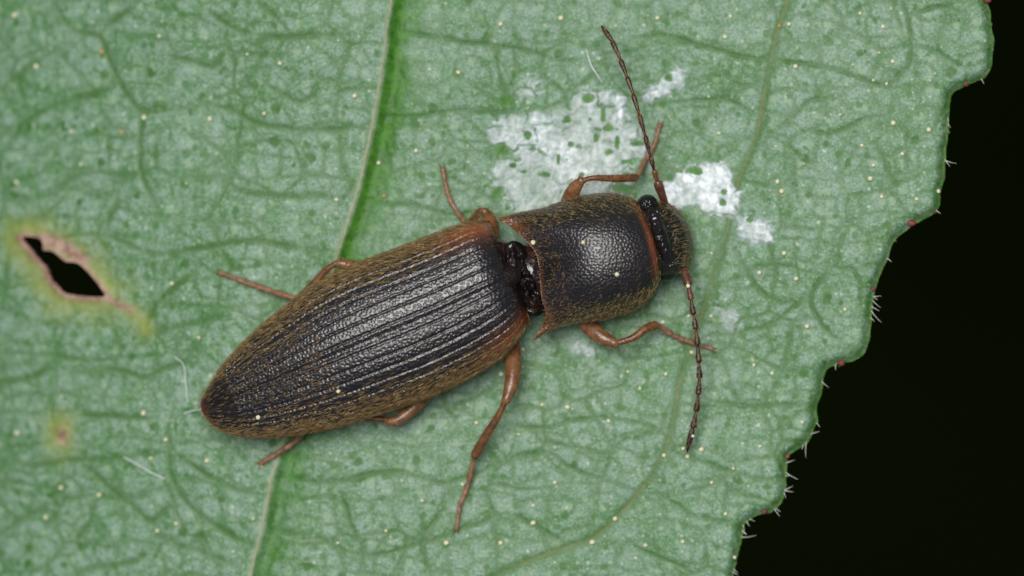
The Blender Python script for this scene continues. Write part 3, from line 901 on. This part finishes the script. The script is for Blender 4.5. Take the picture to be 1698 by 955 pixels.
# underside rim all round
rim_in = PV.copy()
ctr = PV.mean((0, 1))
def ring_of(A): return np.concatenate([A[0, :], A[1:, -1], A[-1, -2::-1], A[-2:0:-1, 0]], 0)
idx = np.arange(nu * nv).reshape(nu, nv); ridx2 = ring_of(idx)
ring0 = PV.reshape(-1, 3)[ridx2]
ring1 = ring0 + (ctr - ring0) * np.array([0.05, 0.05, 0]); ring1[:, 2] = ring0[:, 2] - 0.12
ring2 = ring0 + (ctr - ring0) * np.array([0.25, 0.25, 0]); ring2[:, 2] = np.minimum(ring0[:, 2] - 0.4, 0.45)
Vall = np.vstack([PV.reshape(-1, 3), ring1, ring2])
Fq = grid_faces(nu, nv, flip=False)
nr = len(ridx2); o1 = nu * nv; o2 = o1 + nr
k = np.arange(nr); k2 = (k + 1) % nr
s1 = np.stack([ridx2[k], o1 + k, o1 + k2, ridx2[k2]], 1); s2 = np.stack([o1 + k, o2 + k, o2 + k2, o1 + k2], 1)
Fq = np.vstack([Fq[:, ::-1], s1, s2])
redp = np.clip(1.0 * smooth((U2 - 0.88) / 0.06) * (0.55 + 0.45 * (1 - np.abs(V2))) + 0.85 * smooth((0.16 - U2) / 0.14) * smooth((np.abs(V2) - 0.45) / 0.4)
               + 0.5 * smooth((0.05 - U2) / 0.05) + 0.25 * smooth((np.abs(V2) - 0.93) / 0.06), 0, 1)
redall = np.concatenate([redp.ravel(), redp.ravel()[ridx2], redp.ravel()[ridx2]])
pron = add('pronotum', Vall, Fq, M['pronotum'], beetle, {'red': redall})
PN = normals(PV)
if PN[..., 2].sum() < 0: PN = -PN
cand = 16000
i = rng.integers(0, nu, cand); j = rng.integers(0, nv, cand)
av = np.abs(V2[i, j]); ub = U2[i, j]
pr = 0.03 + 0.30 * smooth((av - 0.50) / 0.4) + 0.10 * (ub < 0.22) * (av < 0.6)
k = rng.random(cand) < pr; i, j = i[k], j[k]
td = -np.array([math.cos(math.radians(16)), math.sin(math.radians(16)), 0]) * 0.7 + np.stack([0 * i, -V2[i, j] * 0.5, 0 * i], 1) + rng.normal(0, 0.25, (len(i), 3))
hairs(pron, 'pubescence', PV[i, j], PN[i, j], td, rng.uniform(0.06, 0.10, len(i)), rng.uniform(0.0022, 0.0038, len(i)), rng.uniform(0.12, 0.3, len(i)), M['hair'])

# --- head
nr_, na_ = 60, 110
hc = (1096.0, 397.0); ha = math.radians(16)
th = np.linspace(0.001, 2.3, nr_)[:, None]; a = np.linspace(0, 2 * math.pi, na_, endpoint=False)[None, :]
lx = np.sin(np.minimum(th, math.pi / 2) if False else th) * np.cos(a); ly = np.sin(th) * np.sin(a); lz = np.cos(th) + 0 * a
lxs = np.sign(lx) * np.abs(lx) ** 0.92; lys = np.sign(ly) * np.abs(ly) ** 0.9
zz = 0.80 + 0.62 * lz - 0.20 * np.clip(lx, 0, 1) ** 1.5
ridge = 0.07 * np.exp(-((np.hypot(lx - 0.1, ly * 0.95) - 0.72) / 0.10) ** 2) * (lx > 0) * (lz > 0)
dent = -0.10 * np.exp(-(((lx - 0.32) / 0.22) ** 2 + (ly / 0.35) ** 2)) * (lz > 0)
zz = zz + ridge + dent
uA = lxs * 50; vA = lys * 64
A = hc[0] + uA * math.cos(ha) + vA * math.sin(ha); B = hc[1] - uA * math.sin(ha) + vA * math.cos(ha)
HV = np.stack([X(A, zz), Y(B, zz), zz], -1)
F = grid_faces(nr_, na_, wrap=True).tolist(); F.append(list(range((nr_ - 1) * na_, nr_ * na_))[::-1])
head = add('head', HV.reshape(-1, 3), F, M['head'], beetle, {'red': np.zeros(nr_ * na_)})
HN = normals(HV)
if HN[: nr_ // 2, :, 2].sum() < 0: HN = -HN
cand = 5200
i = rng.integers(4, nr_ // 2 + 8, cand); j = rng.integers(0, na_, cand)
front = lx[i, j]
k = (front > 0.18) & (rng.random(cand) < np.sin(th[i, 0]) * 0.22); i, j = i[k], j[k]
td = np.array([math.cos(ha), math.sin(ha), -0.2]) + rng.normal(0, 0.35, (len(i), 3))
hairs(head, 'pubescence', HV[i, j], HN[i, j], td, rng.uniform(0.07, 0.13, len(i)), rng.uniform(0.0026, 0.004, len(i)), rng.uniform(0.15, 0.4, len(i)), M['hair'])
for (ex, ey, ez) in [(1073, 339, 0.98), (1106, 450, 0.82)]:
    V, F = ellipsoid(P3(ex, ey, ez), (0.185, 0.165, 0.20), 18, 24, ha)
    add('eye', V, F, M['eye'], head, {'red': np.zeros(len(V))})
# smooth shiny neck crescent behind the forehead
dome('vertex_plate', 1095, 392, 1.41, 13, 44, 0.13, 17, M['smooth'], 0.10, 59, 0.0, 2.0, head)

# --- antennae: scape, then ten beads widening towards their ends
def seg_mesh(p0, p1, r0, r1, bend=0.0, n=12, ns=12):
    p0, p1 = np.asarray(p0), np.asarray(p1)
    t = np.linspace(0, 1, n)
    P = p0 + (p1 - p0) * t[:, None]
    R = r0 + (r1 - r0) * smooth(t / 0.85)
    R = R * np.where(t > 0.86, np.sqrt(np.clip(1 - ((t - 0.86) / 0.16) ** 2, 0.05, 1)), 1)
    return tube_arrays(P, R, ns, 0.85)
def antenna(pts, zs, r):
    Ppts = [P3(p[0], p[1], z_) for p, z_ in zip(pts, zs)]
    root = None
    hb, hn, ht = [], [], []
    for k in range(len(Ppts) - 1):
        p0, p1 = Ppts[k], Ppts[k + 1]
        d = p1 - p0; d = d / np.linalg.norm(d)
        r0, r1 = (0.055, 0.078) if k == 0 else ((0.032, 0.052) if k == 1 else (0.022, r))
        last = k == len(Ppts) - 2
        if last:
            t = np.linspace(0, 1, 14)
            P = p0 + (p1 - p0) * t[:, None]; R = r * np.sin(np.clip(t * 0.93 + 0.07, 0, 1) * math.pi) ** 0.6 * (1 - 0.3 * t) + 0.006
            V, F = tube_arrays(P, R, 12, 0.85)
        else:
            V, F = seg_mesh(p0, p1 + d * 0.012, r0, r1)
        o = add('antenna' if root is None else 'antenna_segment', V, F, M['scape'] if k < 2 else M['antenna'], beetle if root is None else root)
        if root is None: root = o
        L = np.linalg.norm(p1 - p0)
        for _ in range(46):
            t = rng.random(); aa = rng.random() * 2 * math.pi
            sd = np.cross(d, [0, 0, 1.0]); sd /= np.linalg.norm(sd); ud = np.cross(sd, d)
            nn = sd * math.cos(aa) + ud * math.sin(aa)
            rr = (r0 + (r1 - r0) * min(1, t / 0.85)) * 0.96
            hb.append(p0 + d * L * t + nn * rr); hn.append(nn); ht.append(d + nn * 0.3)
    hairs(root, 'bristles', np.array(hb), np.array(hn), np.array(ht), rng.uniform(0.045, 0.075, len(hb)), np.full(len(hb), 0.0036), np.full(len(hb), 0.25), M['hair'])
antenna([(1104, 340), (1090, 301), (1085, 283), (1079, 261), (1070, 226), (1060, 190), (1050, 157), (1040, 128), (1029, 99), (1015, 68), (997, 42)],
        [0.85, 1.12, 1.22, 1.28, 1.32, 1.33, 1.30, 1.26, 1.20, 1.12, 1.02], 0.043)
antenna([(1131, 434), (1142, 474), (1146, 497), (1150, 521), (1154, 546), (1157, 573), (1159, 601), (1160, 627), (1158, 654), (1155, 682), (1149, 709), (1139, 750)],
        [0.82, 0.98, 1.02, 1.02, 1.00, 0.96, 0.92, 0.86, 0.80, 0.73, 0.66, 0.55], 0.052)

# --- legs: thigh (the leg mesh itself), shin, foot of five joints, claws
def leg(th_pts, ti_pts, ta_pts, rf, rt, ra):
    def pts(L): return np.array([P3(*q) for q in L])
    a = catmull(pts(th_pts), 18); t = np.linspace(0, 1, 18)
    R = rf * (0.55 + 0.45 * np.sin(np.clip(t * 0.95 + 0.12, 0, 1) * math.pi) ** 0.7)
    V, F = tube_arrays(a, R, 16, 0.8)
    L = add('leg', V, F, M['femur'], beetle)
    b = catmull(pts(ti_pts), 18)
    R = rt * (0.62 + 0.38 * smooth(t * 1.2)); R[-1] *= 0.8
    V, F = tube_arrays(b, R, 12, 0.9)
    T = add('tibia', V, F, M['tibia'], L)
    # spurs at the end of the shin
    d = b[-1] - b[-2]; d /= np.linalg.norm(d)
    ftp = [q if len(q) == 3 else (q[0], q[1], None) for q in ta_pts]
    P = []
    for (qx, qy, lift) in ftp:
        P.append(leaf_pix(qx, qy)[0] + np.array([0, 0, lift]))
    P = catmull(np.array(P), 61)
    s = np.linspace(0, 1, 61)
    bounds = [0, 0.34, 0.54, 0.69, 0.80, 1.0]
    R = np.zeros(61)
    for q in range(5):
        m = (s >= bounds[q]) & (s <= bounds[q + 1])
        f = (s[m] - bounds[q]) / (bounds[q + 1] - bounds[q])
        R[m] = ra * (1 - 0.06 * q) * (0.66 + 0.34 * f ** 1.5) * np.where(f > 0.93, 0.8, 1)
    V, F = tube_arrays(P, R, 10, 0.85)
    add('tarsus', V, F, M['tarsus'], L)
    e = P[-1]; d = P[-1] - P[-4]; d /= np.linalg.norm(d); sd = np.cross(d, [0, 0, 1.0]); sd /= np.linalg.norm(sd)
    for sgn in (-1, 1):
        cp = np.array([e - d * 0.02, e + d * 0.035 + sd * sgn * 0.03 + np.array([0, 0, 0.012]), e + d * 0.075 + sd * sgn * 0.045 - np.array([0, 0, 0.03])])
        V, F = tube_arrays(catmull(cp, 7), np.linspace(0.014, 0.003, 7), 6)
        add('claw', V, F, M['tibia'], L)
    hb, hn, ht = [], [], []
    for chain, rad, num in ((a, rf * 0.85, 140), (b, rt * 0.92, 170), (P, ra * 0.85, 170)):
        Tn, Sn, Un = frames(chain)
        for _ in range(num):
            q = rng.integers(1, len(chain) - 1); aa = rng.random() * 2 * math.pi
            nn = Sn[q] * math.cos(aa) + Un[q] * math.sin(aa) * 0.85
            hb.append(chain[q] + nn * rad); hn.append(nn); ht.append(Tn[q] + rng.normal(0, .15, 3))
    hairs(L, 'bristles', np.array(hb), np.array(hn), np.array(ht), rng.uniform(0.04, 0.09, len(hb)), np.full(len(hb), 0.0036), np.full(len(hb), 0.3), M['hair'])
# forelegs
leg([(955, 372, .45), (943, 340, .62), (952, 314, .80), (966, 297, .92)], [(962, 300, .90), (985, 295, .93), (1020, 296, .80), (1057, 294, .55)],
    [(1055, 296, .40), (1071, 264, .16), (1085, 240, .10), (1094, 206, .05)], .135, .066, .050)
leg([(958, 518, .45), (975, 540, .60), (1000, 560, .72), (1024, 571, .76)], [(1020, 570, .76), (1050, 560, .74), (1070, 546, .70), (1090, 538, .58)],
    [(1088, 537, .40), (1118, 557, .16), (1150, 569, .09), (1182, 579, .05)], .135, .075, .052)
# middle legs
leg([(812, 410, .36), (815, 388, .40), (812, 365, .58), (803, 349, .74)], [(806, 351, .74), (795, 350, .70), (784, 366, .52), (772, 374, .40)],
    [(776, 374, .40), (757, 350, .14), (743, 322, .09), (734, 279, .05)], .13, .070, .048)
leg([(850, 560, .50), (851, 595, .66), (849, 632, .80), (838, 667, .86)], [(839, 662, .86), (826, 690, .78), (806, 722, .64), (786, 758, .44)],
    [(787, 756, .32), (774, 809, .12), (763, 838, .08), (757, 878, .05)], .135, .076, .052)
# hind legs
leg([(640, 480, .50), (606, 455, .62), (580, 440, .76), (558, 436, .80)], [(562, 434, .80), (542, 447, .74), (522, 470, .64), (496, 496, .50)],
    [(500, 498, .44), (446, 481, .22), (408, 468, .12), (364, 452, .05)], .12, .075, .058)
leg([(720, 640, .42), (690, 672, .50), (662, 695, .54), (640, 700, .52)], [(650, 698, .50), (620, 694, .42), (560, 690, .34), (508, 706, .34)],
    [(512, 708, .36), (488, 733, .24), (462, 750, .12), (432, 769, .05)], .115, .075, .060)

# ------------------------------------------------------------------ pollen grains and fibres
def grain_mesh(mat, seed):
    V, F = ellipsoid((0, 0, 0), (1, 1, 0.92), 9, 12)
    r = np.random.default_rng(seed)
    V = V * (1 + 0.16 * (r.random((len(V), 1)) - 0.5))
    return make_mesh('pollen_grain', V, F, mat)
GM = [grain_mesh(M['pollen'], k) for k in range(4)]; GO = grain_mesh(M['pollen_orange'], 9)
def grain(loc, r, mesh, label, group):
    o = bpy.data.objects.new('pollen_grain', mesh); link(o)
    o.location = Vector(loc); o.scale = (r, r * rng.uniform(.85, 1.15), r); o.rotation_euler = (0, 0, rng.random() * 6)
    tag(o, label, 'pollen', group)
LEAFG = [(1142, 524), (1099, 534), (1147, 584), (1041, 616), (1104, 620), (1061, 644), (1009, 698), (1179, 524), (1140, 757), (1101, 755), (1163, 745),
         (1250, 605), (1280, 619), (1216, 777), (1203, 852), (982, 899), (1070, 904), (1132, 898), (1054, 925), (884, 838), (884, 867), (899, 671), (941, 675), (1218, 924), (867, 579), (867, 608),
         (831, 620), (790, 701), (767, 803), (275, 729), (250, 760), (343, 764), (101, 809), (164, 821), (76, 858), (261, 880), (292, 868), (238, 685), (434, 773), (28, 718),
         (264, 60), (410, 90), (464, 105), (119, 218), (134, 272), (309, 304), (438, 188), (558, 331), (628, 270), (239, 195), (348, 197), (27, 302), (24, 25), (588, 159), (561, 67),
         (1426, 22), (1308, 40), (1202, 61), (1319, 110), (1458, 87), (1448, 133), (1470, 139), (1192, 221), (1496, 255), (1448, 274), (1443, 296), (1556, 317), (1289, 301), (1296, 317), (1462, 326),
         (1393, 190), (1429, 241), (1481, 204), (1175, 160), (1480, 102), (1464, 44), (1211, 27), (1259, 452), (1320, 462), (1338, 541), (1401, 513), (1133, 744), (975, 553), (1540, 215), (1520, 330),
         (60, 110), (330, 560), (285, 470), (420, 860), (700, 830), (640, 880), (560, 900), (740, 900), (830, 900), (690, 250), (760, 120), (830, 40), (930, 30), (1090, 30), (1180, 420), (1300, 420), (1330, 700), (1260, 740), (1180, 800), (1020, 860), (920, 800), (860, 720)]
rr = 0.018 + 0.024 * rng.random(len(LEAFG)) ** 0.7
for (a_, b_), r_ in zip(LEAFG, rr):
    p = leaf_pix(a_, b_)[0]
    mid_x = np.interp(b_, MIDRIB[:, 1], MIDRIB[:, 0]); sv = np.array(SECOND[0], float); side_x = np.interp(b_, sv[:17, 1], sv[:17, 0])
    if abs(a_ - np.interp(b_, [434, 500, 600, 750], [1131, 1146, 1159, 1139])) < 34 and 430 < b_ < 770: lab = 'tiny pale yellow pollen grain on the leaf close beside the drooping feeler'
    elif a_ < mid_x and b_ < 400: lab = 'tiny pale pollen grain on the leaf half with the hole, ahead of the hole'
    elif a_ < mid_x: lab = 'tiny pale pollen grain on the leaf half with the hole, by the tail end'
    elif np.hypot(a_ - 800, (b_ - 700) * 0.7) < 75: lab = 'tiny pale yellow pollen grain on the leaf beside the long middle leg'
    elif a_ < side_x and b_ < 450: lab = 'tiny pale pollen grain between midrib and side vein, on the white crust side'
    elif a_ < side_x: lab = 'tiny pale pollen grain between midrib and side vein, on the drooping feeler side'
    elif b_ < 400: lab = 'tiny pale pollen grain between side vein and toothed margin, on the raised feeler side'
    else: lab = 'tiny pale pollen grain between side vein and toothed margin, on the drooping feeler side'
    grain(p + np.array([0, 0, r_ * 0.72]), r_, GM[int(rng.integers(4))], lab, 'pale pollen grains on the leaf')
for (a_, b_) in [(637, 325), (1292, 43), (202, 219), (169, 86)]:
    p = leaf_pix(a_, b_)[0]
    grain(p + np.array([0, 0, 0.022]), 0.032, GO, 'tiny orange pollen grain stuck to the green leaf', 'orange pollen grains on the leaf')

dg = bpy.context.evaluated_depsgraph_get()
def tree_of(names):
    vs, fs = [], []
    for o in beetle.children_recursive:
        if o.type == 'MESH' and o.name.split('.')[0] in names:
            w = Vector(world_origin(o)); n0 = len(vs)
            vs += [v.co + w for v in o.data.vertices]
            fs += [tuple(n0 + q for q in p.vertices) for p in o.data.polygons]
    return BVHTree.FromPolygons(vs, fs)
bt = tree_of({'elytron', 'pronotum', 'antenna', 'antenna_segment', 'head', 'tibia', 'mesonotum', 'body', 'leg'})
for (a_, b_, r_, lab, grp) in [
        (561, 649, .036, 'tiny pale pollen grain on the middle of the ridged wing case', None), (428, 692, .040, 'tiny pale pollen grain near the tip of the wing case', None),
        (967, 402, .036, 'tiny pale pollen grain on the front half of the thorax top', None),
        (1023, 455, .040, 'tiny pale pollen grain on the dark lower flank of the thorax', None), (884, 402, .042, 'tiny cream pollen grain on the rear edge of the thorax', None),
        (1141, 474, .036, 'tiny pale pollen grain on the thick base joint of the drooping feeler', None), (1149, 723, .030, 'tiny pale pollen grain near the tip of the drooping feeler', None),
        (798, 721, .036, 'tiny pale pollen grain on the shin of the long middle leg', None)]:
    o_ = Vector(cam.location); t_ = Vector(P3(a_, b_, 0.0)); d_ = (t_ - o_).normalized()
    hit = bt.ray_cast(o_, d_)
    if hit[0] is None:
        print('no hit for grain', a_, b_); continue
    grain(np.array(hit[0]) + np.array([0, 0, r_ * 0.55]), r_, GM[1], lab, grp)

def fibre(pts, lifts, r, label):
    P = np.array([leaf_pix(a, b)[0] + np.array([0, 0, l]) for (a, b), l in zip(pts, lifts)])
    V, F = tube_arrays(catmull(P, 24), np.full(24, r), 6)
    tag(add('plant_fibre', V, F, M['fibre']), label, 'fibre', 'fine fibres on the leaf')
fibre([(972, 82), (980, 108), (990, 124), (999, 138)], [.03, .10, .12, .03], .013, 'fine pale fibre lying between the raised feeler and the white crust')
fibre([(205, 758), (228, 770), (252, 784), (274, 794)], [.04, .08, .08, .04], .012, 'fine pale fibre lying on the leaf beyond the tail end')
fibre([(290, 592), (305, 606), (309, 640), (312, 668)], [.04, .09, .09, .04], .010, 'thin faint fibre on the leaf beside the tail tip')
fibre([(306, 686), (320, 681), (334, 679)], [.04, .12, .3], .014, 'short cream bristle at the very tail tip')
